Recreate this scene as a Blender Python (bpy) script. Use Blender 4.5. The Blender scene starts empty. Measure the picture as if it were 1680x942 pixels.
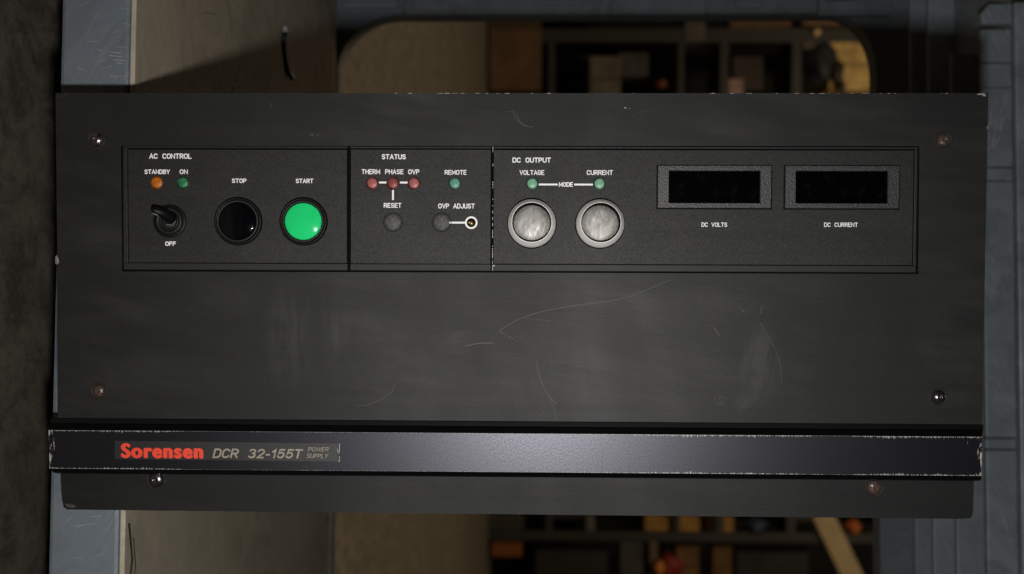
import bpy, bmesh, math, random
from mathutils import Vector, Matrix
sc = bpy.context.scene
R = math.radians
MM = 0.001
# The unit rests on its side on a cart shelf: its left edge is down. All numbers are millimetres in a
# frame x = real up, y = real left, z = towards the viewer; FRAME turns that into the world (z up).
FLOOR = -125.0
FRAME = Matrix(((0, -1, 0, 0), (0, 0, -1, 0), (1, 0, 0, -FLOOR * MM), (0, 0, 0, 1)))

# ------------------------------------------------------------------ camera
cd = bpy.data.cameras.new('camera')
cam = bpy.data.objects.new('camera', cd)
sc.collection.objects.link(cam)
CAM = (252.0, -111.5, 571.0)
cam.matrix_world = FRAME @ Matrix.Translation(Vector(CAM) * MM) @ (
    Matrix.Rotation(R(0.2654), 4, 'Z') @ Matrix.Rotation(R(1.3042), 4, 'Y') @ Matrix.Rotation(R(-1.6926), 4, 'X'))
cd.sensor_width = 36
cd.lens = 36 * 1800 / 1680
cd.shift_y = 89 / 1680
cd.clip_start = 0.02
cd.clip_end = 60
cd.dof.use_dof = True
cd.dof.focus_distance = 0.568
cd.dof.aperture_fstop = 9
sc.camera = cam

# ------------------------------------------------------------------ world, lamps, exposure
w = bpy.data.worlds.new('World')
sc.world = w
w.use_nodes = True
w.node_tree.nodes['Background'].inputs[0].default_value = (1.0, 0.82, 0.6, 1)
w.node_tree.nodes['Background'].inputs[1].default_value = 0.002
sc.view_settings.view_transform = 'Standard'
sc.view_settings.look = 'None'
sc.view_settings.exposure = 0
sc.view_settings.gamma = 1


def lamp(name, kind, pos, energy, col, size, target=None):
    ld = bpy.data.lights.new(name, kind)
    ld.energy = energy
    ld.color = col
    o = bpy.data.objects.new(name, ld)
    sc.collection.objects.link(o)
    if kind == 'AREA':
        ld.shape = 'RECTANGLE'
        ld.size, ld.size_y = size
        p = FRAME @ (Vector(pos) * MM)
        t = FRAME @ (Vector(target) * MM)
        o.matrix_world = Matrix.Translation(p) @ (t - p).to_track_quat('-Z', 'Y').to_matrix().to_4x4()
    else:
        ld.shadow_soft_size = size
        o.location = FRAME @ (Vector(pos) * MM)
    return o


# the camera's pop-up flash, beside the lens
lamp('flash', 'AREA', (258, -181, 566), 3.15, (1.0, 0.98, 0.95), (0.022, 0.014), (250, -140, 0))
# the warehouse's warm ceiling lamps, far behind and above
lamp('ceiling_lamp', 'POINT', (6400, 250, -700), 620, (1.0, 0.78, 0.52), 0.25)
lamp('ceiling_lamp', 'POINT', (3300, 500, -6300), 36, (1.0, 0.72, 0.42), 0.9)


# ------------------------------------------------------------------ materials
def mat(name, col, rough=0.5, metal=0.0, spec=0.5, coat=0.0):
    m = bpy.data.materials.new(name)
    m.use_nodes = True
    b = m.node_tree.nodes['Principled BSDF']
    b.inputs['Base Color'].default_value = (*col, 1)
    b.inputs['Roughness'].default_value = rough
    b.inputs['Metallic'].default_value = metal
    b.inputs['Specular IOR Level'].default_value = spec
    b.inputs['Coat Weight'].default_value = coat
    m['nt'] = 1
    return m


class N:
    """small node helper"""
    def __init__(s, m):
        s.t = m.node_tree
        s.b = s.t.nodes['Principled BSDF']
        s.tc = s.t.nodes.new('ShaderNodeTexCoord')

    def link(s, a, b):
        s.t.links.new(a, b)

    def co(s, scale=(1, 1, 1), rot=(0, 0, 0)):
        n = s.t.nodes.new('ShaderNodeMapping')
        n.inputs['Scale'].default_value = scale
        n.inputs['Rotation'].default_value = rot
        s.link(s.tc.outputs['Object'], n.inputs[0])
        return n.outputs[0]

    def streak(s, scale, deg, axis=2):
        n = s.t.nodes.new('ShaderNodeMapping')
        r = [0, 0, 0]
        r[axis] = R(deg)
        n.inputs['Rotation'].default_value = r
        s.link(s.tc.outputs['Object'], n.inputs[0])
        q = s.t.nodes.new('ShaderNodeMapping')
        q.inputs['Scale'].default_value = scale
        s.link(n.outputs[0], q.inputs[0])
        return q.outputs[0]

    def blot(s, cx, cy, rx, ry):
        """soft ellipse mask round (cx, cy), millimetres"""
        x = s.xyz()
        a = s.math('DIVIDE', s.math('SUBTRACT', x[0], cx * MM), rx * MM)
        b = s.math('DIVIDE', s.math('SUBTRACT', x[1], cy * MM), ry * MM)
        d = s.math('SQRT', s.math('ADD', s.math('MULTIPLY', a, a), s.math('MULTIPLY', b, b)))
        return s.math('SUBTRACT', 1.0, d, clamp=True)

    def noise(s, scale, detail=4, rough=0.6, co=None, dist=0.0):
        n = s.t.nodes.new('ShaderNodeTexNoise')
        n.inputs['Scale'].default_value = scale
        n.inputs['Detail'].default_value = detail
        n.inputs['Roughness'].default_value = rough
        n.inputs['Distortion'].default_value = dist
        s.link(co if co is not None else s.tc.outputs['Object'], n.inputs['Vector'])
        return n.outputs['Fac']

    def ramp(s, fac, stops):
        n = s.t.nodes.new('ShaderNodeValToRGB')
        e = n.color_ramp.elements
        while len(e) < len(stops):
            e.new(0.5)
        for k, (p, c) in enumerate(stops):
            e[k].position = p
            e[k].color = (*c, 1) if isinstance(c, tuple) else (c, c, c, 1)
        s.link(fac, n.inputs[0])
        return n.outputs[0]

    def math(s, op, a, b=None, c=None, clamp=False):
        n = s.t.nodes.new('ShaderNodeMath')
        n.operation = op
        n.use_clamp = clamp
        for k, v in enumerate((a, b, c)):
            if v is None:
                continue
            if isinstance(v, (int, float)):
                n.inputs[k].default_value = v
            else:
                s.link(v, n.inputs[k])
        return n.outputs[0]

    def mix(s, fac, a, b):
        n = s.t.nodes.new('ShaderNodeMix')
        n.data_type = 'RGBA'
        for k, v in ((0, fac), (6, a), (7, b)):
            if isinstance(v, tuple):
                n.inputs[k].default_value = (*v, 1)
            elif isinstance(v, (int, float)):
                n.inputs[k].default_value = v
            else:
                s.link(v, n.inputs[k])
        return n.outputs[2]

    def xyz(s):
        n = s.t.nodes.new('ShaderNodeSeparateXYZ')
        s.link(s.tc.outputs['Object'], n.inputs[0])
        return n.outputs

    def color(s, v):
        s.link(v, s.b.inputs['Base Color'])

    def rough(s, v):
        s.link(v, s.b.inputs['Roughness'])

    def bump(s, h, strength, dist=0.0002):
        n = s.t.nodes.new('ShaderNodeBump')
        n.inputs['Strength'].default_value = strength
        n.inputs['Distance'].default_value = dist
        s.link(h, n.inputs['Height'])
        s.link(n.outputs[0], s.b.inputs['Normal'])


def mottled(name, c1, c2, scale, rough=0.6, bump=0.3, dist=0.0002, fine=None, metal=0.0, spec=0.5, stretch=(1, 1, 1)):
    m = mat(name, c1, rough, metal, spec)
    n = N(m)
    f = n.noise(scale, 6, 0.65, n.co(stretch))
    n.color(n.ramp(f, [(0.32, c1), (0.68, c2)]))
    n.bump(n.noise(fine or scale * 8, 3, 0.6, n.co(stretch)), bump, dist)
    n.rough(n.ramp(f, [(0.3, rough + 0.06), (0.7, rough - 0.06)]))
    return m


def panel_mat(name, base, dust, rough, smears=(), gloss=1.0):
    m = mat(name, base, rough, 0, 0.46)
    n = N(m)
    grain = n.noise(1300, 2, 0.75)
    smear = n.noise(9, 5, 0.6, n.co((1.0, 0.45, 1)), 0.6)
    wipe = n.noise(1.0, 4, 0.65, n.streak((12, 55, 1), 8))
    d = n.math('MULTIPLY', n.ramp(smear, [(0.40, 0.0), (0.72, 1.0)]), n.ramp(wipe, [(0.42, 0.0), (0.72, 1.0)]))
    for cx, cy, rx, ry, deg, k in smears:
        st = n.ramp(n.noise(1.0, 4, 0.65, n.streak((170, 26, 1), deg)), [(0.36, 0.0), (0.68, 1.0)])
        d = n.math('ADD', d, n.math('MULTIPLY', n.math('MULTIPLY', n.blot(cx, cy, rx, ry), st), k * 1.6), clamp=True)
    speck = n.ramp(n.noise(900, 3, 0.7), [(0.70, 0.0), (0.76, 1.0)])
    c = n.mix(n.math('MULTIPLY', d, 0.55), base, dust)
    c = n.mix(n.math('MULTIPLY', speck, 0.10), c, (0.25, 0.25, 0.24))
    c = n.mix(n.math('MULTIPLY', n.ramp(grain, [(0.3, 0.0), (0.7, 1.0)]), 0.6), c, tuple(v * 2.0 for v in base))
    n.color(c)
    n.rough(n.ramp(smear, [(0.3, rough + 0.04), (0.7, rough - 0.05)]))
    brush = n.noise(1.0, 4, 0.6, n.streak((5, 210, 1), 0))
    g2 = n.noise(2300, 1, 0.5)
    sp = n.math('MULTIPLY', n.ramp(g2, [(0.34, 0.25), (0.66, 0.53)]), n.math('MULTIPLY', n.ramp(brush, [(0.3, 0.88), (0.7, 1.0)]), gloss * 1.04))
    n.link(sp, n.b.inputs['Specular IOR Level'])
    n.bump(grain, 0.4, 0.00006)
    return m


M = {}
M['panel'] = panel_mat('charcoal_paint', (0.0046, 0.0048, 0.0048), (0.052, 0.052, 0.049), 0.585,
                       ((368, -140, 12, 24, 12, 1.5), (361, -160, 8, 7, 40, 0.9), (122, -126, 15, 34, 0, 0.8), (147, -124, 10, 32, 0, 0.7), (210, -128, 16, 8, 80, 0.8)), gloss=0.84)
M['plate'] = panel_mat('control_panel_paint', (0.0044, 0.0045, 0.0044), (0.03, 0.03, 0.028), 0.60, gloss=1.12)
M['lower'] = panel_mat('charcoal_paint_lower', (0.0046, 0.0048, 0.0048), (0.03, 0.03, 0.028), 0.585, gloss=0.66)
M['black'] = mat('gap_and_shadow_black', (0.002, 0.002, 0.002), 0.9, 0, 0.1)
M['blackplastic'] = mottled('black_plastic', (0.004, 0.004, 0.004), (0.008, 0.008, 0.008), 60, 0.32, 0.1)
M['gloss'] = mat('glossy_black_plastic', (0.0016, 0.002, 0.003), 0.07, 0, 0.35)
M['satin'] = mat('satin_black_plastic', (0.003, 0.003, 0.003), 0.5, 0, 0.25)
M['satin2'] = mat('worn_black_collar', (0.006, 0.006, 0.006), 0.5, 0, 0.35)
M['ringgrey'] = mat('dark_grey_plastic_ring', (0.016, 0.016, 0.016), 0.55, 0, 0.3)
M['chamfer'] = mat('black_anodised_chamfer', (0.0025, 0.0025, 0.003), 0.4, 0, 0.25)
M['white'] = mottled('white_ink', (0.86, 0.86, 0.86), (0.92, 0.92, 0.92), 300, 0.6, 0.0)
M['red_ink'] = mottled('red_ink', (0.72, 0.045, 0.018), (0.85, 0.06, 0.025), 300, 0.5, 0.0)
M['gold_ink'] = mottled('pale_gold_ink', (0.24, 0.20, 0.155), (0.33, 0.28, 0.22), 300, 0.5, 0.0)
M['chip'] = mottled('bare_aluminium', (0.42, 0.41, 0.39), (0.2, 0.195, 0.185), 700, 0.45, 0.4, metal=0.3)
M['scratch'] = mat('scratch', (0.045, 0.044, 0.042), 0.5)
M['faint'] = mat('faint_scratch', (0.020, 0.020, 0.019), 0.5)
M['green_cap'] = mottled('green_plastic', (0.015, 0.60, 0.17), (0.021, 0.68, 0.205), 70, 0.16, 0.01, spec=0.07)


def alu_disc():
    m = mat('worn_brushed_aluminium', (0.4, 0.39, 0.37), 0.55, 0.42)
    n = N(m)
    f = n.noise(1.0, 5, 0.75, n.streak((420, 110, 1), 35))
    g = n.noise(110, 4, 0.7, None, 1.2)
    x = n.xyz()
    r = n.math('SQRT', n.math('ADD', n.math('POWER', x[0], 2), n.math('POWER', x[1], 2)))
    ang = n.math('ARCTAN2', x[1], x[0])
    cmb = n.t.nodes.new('ShaderNodeCombineXYZ')
    n.link(n.math('MULTIPLY', ang, 9.0), cmb.inputs[0])
    n.link(n.math('MULTIPLY', r, 260), cmb.inputs[1])
    ray = n.noise(1.6, 4, 0.8, cmb.outputs[0])
    rim = n.ramp(n.math('MULTIPLY', r, 100), [(0.70, 0.0), (1.0, 1.0)])
    dirt = n.math('MULTIPLY', rim, n.ramp(ray, [(0.5, 0.0), (0.62, 1.0)]))
    c = n.ramp(f, [(0.28, (0.14, 0.136, 0.13)), (0.68, (0.52, 0.51, 0.49))])
    c = n.mix(n.ramp(g, [(0.34, 0.8), (0.62, 0.0)]), c, (0.17, 0.155, 0.135))
    c = n.mix(n.math('MULTIPLY', dirt, 0.8), c, (0.05, 0.042, 0.032))
    n.color(c)
    n.rough(n.ramp(f, [(0.3, 0.60), (0.7, 0.46)]))
    n.bump(f, 0.4, 0.0001)
    return m


M['disc'] = alu_disc()
M['ring'] = mottled('turned_aluminium', (0.86, 0.85, 0.83), (0.95, 0.94, 0.92), 200, 0.45, 0.15, metal=0.15)
M['glint'] = mat('painted_glint_grey', (0.16, 0.155, 0.15), 0.5)  # pale grey that paints highlights on the toggle switch
M['brass'] = mottled('brass', (0.30, 0.22, 0.09), (0.12, 0.085, 0.04), 500, 0.35, 0.3, metal=0.9)
M['screen'] = mat('smoked_display_window', (0.001, 0.001, 0.0012), 0.13, 0, 0.2)
_n = N(M['screen'])
_n.color(_n.ramp(_n.noise(140, 4, 0.7), [(0.55, (0.0008, 0.0008, 0.001)), (0.8, (0.006, 0.006, 0.007))]))


def fleck():
    m = mat('speckled_dark_plastic', (0.02, 0.02, 0.02), 0.45, 0, 0.6)
    n = N(m)
    f = n.noise(1500, 2, 0.6)
    n.color(n.ramp(f, [(0.36, (0.009, 0.009, 0.009)), (0.60, (0.024, 0.023, 0.025)), (0.76, (0.13, 0.13, 0.14))]))
    n.bump(n.noise(1300, 2, 0.6), 0.8, 0.0003)
    return m


M['fleck'] = fleck()
M['cap_grey'] = mottled('speckled_grey_cap', (0.035, 0.035, 0.035), (0.12, 0.12, 0.122), 900, 0.6, 0.5, 0.0003)


def lens(name, c1, c2, scale=420):
    m = mat(name, c1, 0.42, 0, 0.35)
    n = N(m)
    n.color(n.ramp(n.noise(scale, 3, 0.7), [(0.35, c1), (0.68, c2)]))
    n.bump(n.noise(700, 2), 0.35, 0.0002)
    return m


M['amber'] = lens('amber_lens', (0.34, 0.08, 0.005), (0.54, 0.165, 0.010))
M['amber_rim'] = lens('amber_rim', (0.16, 0.04, 0.004), (0.28, 0.07, 0.006))
M['green_lens'] = lens('green_lens', (0.010, 0.11, 0.045), (0.05, 0.24, 0.11))
M['green_rim'] = lens('green_rim', (0.003, 0.028, 0.011), (0.006, 0.05, 0.02))
M['red_lens'] = lens('pinkish_red_lens', (0.30, 0.075, 0.070), (0.42, 0.14, 0.125))
M['red_rim'] = lens('dark_red_rim', (0.032, 0.003, 0.003), (0.06, 0.007, 0.007))
M['red_dull'] = lens('dull_red_lens', (0.17, 0.04, 0.038), (0.30, 0.07, 0.065))
M['pale_green'] = lens('pale_green_lens', (0.12, 0.30, 0.19), (0.24, 0.46, 0.31))
M['mint'] = lens('bluish_green_lens', (0.07, 0.24, 0.165), (0.14, 0.34, 0.25))
M['pale_green_rim'] = lens('dark_green_rim', (0.005, 0.024, 0.014), (0.01, 0.04, 0.025))


def screw_mat(name, steel, rust, amount):
    m = mat(name, steel, 0.22, 0.9)
    n = N(m)
    f = n.noise(330, 5, 0.7)
    k = n.ramp(f, [(0.62 - amount, 0.0), (0.72 - amount, 1.0)])
    n.color(n.mix(k, steel, rust))
    n.rough(n.mix(k, (0.22, 0.22, 0.22), (0.75, 0.75, 0.75)))
    n.link(n.math('SUBTRACT', 0.9, n.math('MULTIPLY', k, 0.75)), n.b.inputs['Metallic'])
    n.bump(f, 0.5, 0.0003)
    return m


M['screw_clean'] = screw_mat('dark_steel', (0.10, 0.095, 0.10), (0.05, 0.035, 0.03), 0.02)
M['screw_bright'] = screw_mat('steel', (0.13, 0.115, 0.11), (0.05, 0.03, 0.022), 0.10)
M['screw_rust'] = screw_mat('rusty_steel', (0.13, 0.12, 0.12), (0.050, 0.024, 0.013), 0.22)
M['washer'] = mottled('dark_washer', (0.008, 0.008, 0.008), (0.022, 0.02, 0.018), 300, 0.6, 0.2, spec=0.3)


def handle_mat():
    """brushed black anodising, rubbed to bare metal along its two long edges and its ends"""
    m = mat('worn_black_anodised_aluminium', (0.06, 0.06, 0.08), 0.4, 0.75)
    n = N(m)
    x = n.xyz()
    top = n.math('SUBTRACT', -0.17562, x[1])
    bot = n.math('SUBTRACT', x[1], -0.19549)
    lef = n.math('ADD', x[0], 0.001)
    rig = n.math('SUBTRACT', 0.4789, x[0])
    ya = n.noise(1.0, 5, 0.75, n.co((1400, 160, 1)))
    yb = n.noise(1.0, 3, 0.6, n.co((26, 0, 1)))
    where = n.ramp(n.math('MULTIPLY', x[0], 2.0), [(0.0, 1.0), (0.09, 1.0), (0.14, 0.12), (0.50, 0.25), (0.62, 0.85), (1.0, 1.0)])
    amp = n.math('MULTIPLY', n.math('MULTIPLY', n.ramp(yb, [(0.36, 0.05), (0.60, 1.0)]), where), 0.0030)
    reach = n.math('MULTIPLY', amp, n.ramp(ya, [(0.46, 0.0), (0.78, 1.0)]))
    e1 = n.math('LESS_THAN', top, reach)
    e2 = n.math('LESS_THAN', bot, n.math('MULTIPLY', reach, 0.8))
    za = n.noise(1.0, 5, 0.7, n.co((900, 160, 1)))
    ends = n.math('MINIMUM', lef, rig)
    e3 = n.math('LESS_THAN', ends, n.math('MULTIPLY', n.ramp(za, [(0.52, 0.0), (0.8, 1.0)]), 0.010))
    sp = n.math('GREATER_THAN', n.noise(1.0, 4, 0.7, n.co((420, 300, 1))), 0.775)
    wear = n.math('MAXIMUM', n.math('MAXIMUM', e1, e2), n.math('MAXIMUM', e3, sp))
    brush = n.noise(1.0, 3, 0.75, n.co((1500, 1100, 1)))
    base = n.ramp(brush, [(0.3, (0.022, 0.022, 0.027)), (0.7, (0.044, 0.043, 0.050))])
    n.color(n.mix(n.math('MULTIPLY', wear, 0.8), base, (0.50, 0.48, 0.45)))
    n.rough(n.math('ADD', n.ramp(brush, [(0.3, 0.40), (0.7, 0.33)]), n.math('MULTIPLY', wear, 0.3)))
    n.link(n.math('SUBTRACT', 0.9, n.math('MULTIPLY', wear, 0.45)), n.b.inputs['Metallic'])
    n.bump(brush, 0.25, 0.00008)
    return m


M['handle'] = handle_mat()
M['nameplate'] = mottled('nameplate_film', (0.0075, 0.0078, 0.0082), (0.0135, 0.0135, 0.0135), 900, 0.45, 0.3)


def scuffed(name, c1, c2, c3, rough, sc1=7, bright=0.5, scr=(420, 24, 60), ang=32, ax=2):
    m = mat(name, c1, rough)
    n = N(m)
    f = n.noise(sc1, 6, 0.65)
    g = n.noise(1.0, 5, 0.75, n.streak(scr, ang, ax))
    patch = n.ramp(n.noise(sc1 * 1.7, 4, 0.6, None, 0.8), [(0.42, 0.0), (0.70, 1.0)])
    k = n.math('MULTIPLY', n.ramp(g, [(0.5, 0.0), (0.75, 1.0)]), patch)
    c = n.ramp(f, [(0.3, c1), (0.7, c2)])
    grime = n.math('MULTIPLY', n.ramp(n.noise(26, 6, 0.75, None, 1.0), [(0.40, 1.0), (0.60, 0.0)]), n.ramp(n.noise(5, 3), [(0.35, 0.25), (0.65, 0.8)]))
    c = n.mix(grime, c, tuple(v * 0.62 for v in c1))
    n.color(n.mix(n.math('MULTIPLY', k, bright), c, c3))
    n.bump(n.noise(420, 4, 0.65), 0.35, 0.0003)
    n.rough(n.ramp(f, [(0.3, rough + 0.08), (0.7, rough - 0.05)]))
    return m


M['slate'] = scuffed('slate_grey_plastic', (0.110, 0.132, 0.155), (0.145, 0.168, 0.192), (0.28, 0.29, 0.31), 0.55, 7, 0.65)
M['slate_back'] = scuffed('slate_grey_plastic_frame', (0.162, 0.192, 0.222), (0.215, 0.247, 0.28), (0.42, 0.43, 0.44), 0.5, 9, 0.6, (420, 30, 60), -22)
M['slate_far'] = scuffed('grimy_slate_plastic', (0.112, 0.130, 0.150), (0.155, 0.176, 0.198), (0.26, 0.27, 0.28), 0.5, 9, 0.4, (420, 30, 60), -22)
M['board'] = scuffed('worn_tan_board', (0.36, 0.315, 0.235), (0.47, 0.41, 0.31), (0.52, 0.47, 0.38), 0.6, 6, 0.6, (60, 30, 420), 28, 0)
M['scuff'] = mat('pale_scuff', (0.30, 0.31, 0.32), 0.6)
M['stain'] = mat('dark_scuff', (0.045, 0.038, 0.03), 0.7)
def concrete():
    m = mat('dirty_concrete', (0.1, 0.085, 0.06), 0.85)
    n = N(m)
    big = n.noise(3.0, 5, 0.65)
    mid = n.noise(34, 6, 0.75, None, 0.6)
    fine = n.noise(240, 4, 0.75)
    c = n.ramp(big, [(0.3, (0.125, 0.110, 0.082)), (0.7, (0.175, 0.153, 0.115))])
    c = n.mix(n.ramp(mid, [(0.38, 0.9), (0.58, 0.0)]), c, (0.055, 0.047, 0.034))
    c = n.mix(n.ramp(fine, [(0.55, 0.0), (0.75, 0.6)]), c, (0.26, 0.23, 0.175))
    n.color(c)
    n.bump(fine, 0.8, 0.002)
    return m


M['concrete'] = concrete()
M['wallm'] = mottled('dark_wall', (0.010, 0.010, 0.009), (0.016, 0.015, 0.013), 1.5, 0.9, 0.1)
M['rack'] = mottled('dull_grey_steel', (0.018, 0.019, 0.018), (0.03, 0.03, 0.028), 3, 0.5, 0.1)
M['rackboard'] = mottled('rack_shelf_wood', (0.035, 0.027, 0.018), (0.05, 0.037, 0.025), 4, 0.7, 0.2)


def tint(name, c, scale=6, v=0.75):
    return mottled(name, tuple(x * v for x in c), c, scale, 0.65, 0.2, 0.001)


# ------------------------------------------------------------------ mesh building
class MB:
    def __init__(s):
        s.bm = bmesh.new()

    def add(s, vs, fs, mi=0, smooth=False):
        v = [s.bm.verts.new(p) for p in vs]
        out = []
        for f in fs:
            try:
                q = s.bm.faces.new([v[i] for i in f])
                q.material_index = mi
                q.smooth = smooth
                out.append(q)
            except ValueError:
                pass
        return v, out

    def box(s, x0, x1, y0, y1, z0, z1, mi=0, bev=0.0, seg=2):
        x0, x1 = min(x0, x1), max(x0, x1)
        y0, y1 = min(y0, y1), max(y0, y1)
        z0, z1 = min(z0, z1), max(z0, z1)
        vs = [(x, y, z) for z in (z0, z1) for y in (y0, y1) for x in (x0, x1)]
        v, f = s.add(vs, [(0, 2, 3, 1), (4, 5, 7, 6), (0, 1, 5, 4), (2, 6, 7, 3), (0, 4, 6, 2), (1, 3, 7, 5)], mi)
        if bev:
            ed = {e for q in f for e in q.edges}
            r = bmesh.ops.bevel(s.bm, geom=list(ed), offset=bev, segments=seg, affect='EDGES', profile=0.5)
            for q in r['faces']:
                q.material_index = mi
        return s

    def lathe(s, prof, c=(0, 0, 0), seg=64, smooth=True):
        """prof: list of (r, z, material index of the band that follows)"""
        rings = []
        for p in prof:
            r, z = p[0], p[1]
            if r < 1e-6:
                rings.append([s.bm.verts.new((c[0], c[1], c[2] + z))])
            else:
                rings.append([s.bm.verts.new((c[0] + r * math.cos(2 * math.pi * k / seg),
                                              c[1] + r * math.sin(2 * math.pi * k / seg), c[2] + z)) for k in range(seg)])
        for i in range(len(prof) - 1):
            a, b = rings[i], rings[i + 1]
            mi = prof[i][2] if len(prof[i]) > 2 else 0
            for k in range(seg):
                k2 = (k + 1) % seg
                q = [a[k % len(a)], a[k2 % len(a)], b[k2 % len(b)], b[k % len(b)]]
                u = []
                for t in q:
                    if t not in u:
                        u.append(t)
                if len(u) > 2:
                    f = s.bm.faces.new(u)
                    f.material_index = mi
                    f.smooth = smooth
        return s

    def prism(s, pts, z0, z1, mi=0, bev=0.0, axis='z'):
        """closed polygon extruded along z (or x: pts are (y, z), z0/z1 are x)"""
        n = len(pts)
        if axis == 'z':
            vs = [(a, b, z0) for a, b in pts] + [(a, b, z1) for a, b in pts]
        else:
            vs = [(z0, a, b) for a, b in pts] + [(z1, a, b) for a, b in pts]
        v, f = s.add(vs, [tuple(range(n))[::-1], tuple(range(n, 2 * n))] +
                     [(i, (i + 1) % n, n + (i + 1) % n, n + i) for i in range(n)], mi)
        if bev:
            ed = list({e for q in f[:2] for e in q.edges})
            r = bmesh.ops.bevel(s.bm, geom=ed, offset=bev, segments=2, affect='EDGES', profile=0.5)
            for q in r['faces']:
                q.material_index = mi
        return s

    def holed(s, outer, holes, z0, z1, mi=0):
        """flat plate with holes, thickness z0..z1"""
        for z, flip in ((z1, False), (z0, True)):
            es = []
            for loop in [outer] + holes:
                vv = [s.bm.verts.new((x, y, z)) for x, y in loop]
                es += [s.bm.edges.new((vv[i], vv[(i + 1) % len(vv)])) for i in range(len(vv))]
            r = bmesh.ops.triangle_fill(s.bm, use_beauty=True, use_dissolve=False, edges=es,
                                        normal=(0, 0, -1 if flip else 1))
            for g in r['geom']:
                if isinstance(g, bmesh.types.BMFace):
                    g.material_index = mi
        for loop in [outer] + holes:
            n = len(loop)
            s.add([(x, y, z0) for x, y in loop] + [(x, y, z1) for x, y in loop],
                  [(i, (i + 1) % n, n + (i + 1) % n, n + i) for i in range(n)], mi)
        return s

    def ribbon(s, pts, wd, z, mi=0, closed=False):
        q = [pts[0]]
        for t in pts[1:]:
            if (Vector(t) - Vector(q[-1])).length > 1e-4:
                q.append(t)
        pts = q
        n = len(pts)
        P = [Vector(p) for p in pts]
        L, Rr = [], []
        for i in range(n):
            a = P[i - 1] if (i > 0 or closed) else None
            b = P[(i + 1) % n] if (i < n - 1 or closed) else None
            d1 = (P[i] - a).normalized() if a is not None else None
            d2 = (b - P[i]).normalized() if b is not None else None
            d1 = d1 or d2
            d2 = d2 or d1
            n1 = Vector((-d1.y, d1.x))
            n2 = Vector((-d2.y, d2.x))
            m = (n1 + n2)
            m = m.normalized() if m.length > 1e-6 else n1
            k = wd / 2 / max(0.45, m.dot(n1))
            ext = Vector((0, 0))
            if not closed and i == 0:
                ext = -d2 * wd * 0.4
            if not closed and i == n - 1:
                ext = d1 * wd * 0.4
            L.append((*(P[i] + m * k + ext), z + i * 0.0012))
            Rr.append((*(P[i] - m * k + ext), z + i * 0.0012))
        s.add(L + Rr, [(i, n + i, n + (i + 1) % n, (i + 1) % n) for i in range(n if closed else n - 1)], mi)
        return s

    def tube(s, pts, rad, mi=0, seg=10):
        P = [Vector(p) for p in pts]
        rad = rad if isinstance(rad, (list, tuple)) else [rad] * len(P)
        rings = []
        for i, p in enumerate(P):
            d = (P[min(i + 1, len(P) - 1)] - P[max(i - 1, 0)]).normalized()
            a = d.orthogonal().normalized() if i == 0 else (a - d * a.dot(d)).normalized()
            b = d.cross(a)
            rings.append([s.bm.verts.new(p + (a * math.cos(2 * math.pi * k / seg) + b * math.sin(2 * math.pi * k / seg)) * rad[i]) for k in range(seg)])
        for i in range(len(P) - 1):
            for k in range(seg):
                f = s.bm.faces.new((rings[i][k], rings[i][(k + 1) % seg], rings[i + 1][(k + 1) % seg], rings[i + 1][k]))
                f.material_index = mi
                f.smooth = True
        for r in (rings[0], rings[-1]):
            s.bm.faces.new(r).material_index = mi
        return s


ORG = {}


def empty(name, origin, label, cat, group=None, rot=None):
    o = bpy.data.objects.new(name, None)
    o.empty_display_size = 0.05
    sc.collection.objects.link(o)
    o.matrix_world = FRAME @ Matrix.Translation(Vector(origin) * MM) @ (rot or Matrix.Identity(4))
    ORG[o] = Vector(origin)
    o['label'], o['category'] = label, cat
    if group:
        o['group'] = group
    return o


def part(name, mb, mats, parent=None, at=None, label=None, cat=None, group=None, kind=None, recalc=True, flat=False):
    """at: point the mesh's own numbers are measured from (None: they are measured from the parent's frame zero)"""
    bm = mb.bm if isinstance(mb, MB) else mb
    if recalc:
        bmesh.ops.recalc_face_normals(bm, faces=bm.faces)
    if at is None:
        org = ORG[parent] if parent is not None else Vector((0, 0, 0))
        if parent is None:
            at = Vector((0, 0, 0))
            off = at
        else:
            off = org
            at = org
    else:
        at = Vector(at)
        off = Vector((0, 0, 0))
    for v in bm.verts:
        v.co = (v.co - off) * MM
    me = bpy.data.meshes.new(name)
    bm.to_mesh(me)
    bm.free()
    o = bpy.data.objects.new(name, me)
    for m in (mats if isinstance(mats, (list, tuple)) else [mats]):
        me.materials.append(m)
    sc.collection.objects.link(o)
    ORG[o] = Vector(at)
    if parent is not None:
        o.parent = parent
        o.location = (Vector(at) - ORG[parent]) * MM
    else:
        o.matrix_world = FRAME @ Matrix.Translation(Vector(at) * MM)
    for k, v in (('label', label), ('category', cat), ('group', group), ('kind', kind)):
        if v:
            o[k] = v
    return o


def dup(o, parent, at, label=None):
    c = o.copy()
    sc.collection.objects.link(c)
    c.parent = parent
    ORG[c] = Vector(at)
    c.location = (Vector(at) - ORG[parent]) * MM
    if 'label' in c:
        del c['label']
    if label:
        c['label'] = label
    return c


def dup_tree(o, parent, at, label=None):
    c = dup(o, parent, at, label)
    for ch in list(o.children):
        d = ch.copy()
        sc.collection.objects.link(d)
        d.parent = c
        ORG[d] = ORG[c]
    return c


# ------------------------------------------------------------------ engraved stroke lettering
def arc(cx, cy, rx, ry, a0, a1, n=7):
    return [(cx + rx * math.cos(R(a0 + (a1 - a0) * k / n)), cy + ry * math.sin(R(a0 + (a1 - a0) * k / n))) for k in range(n + 1)]


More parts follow.
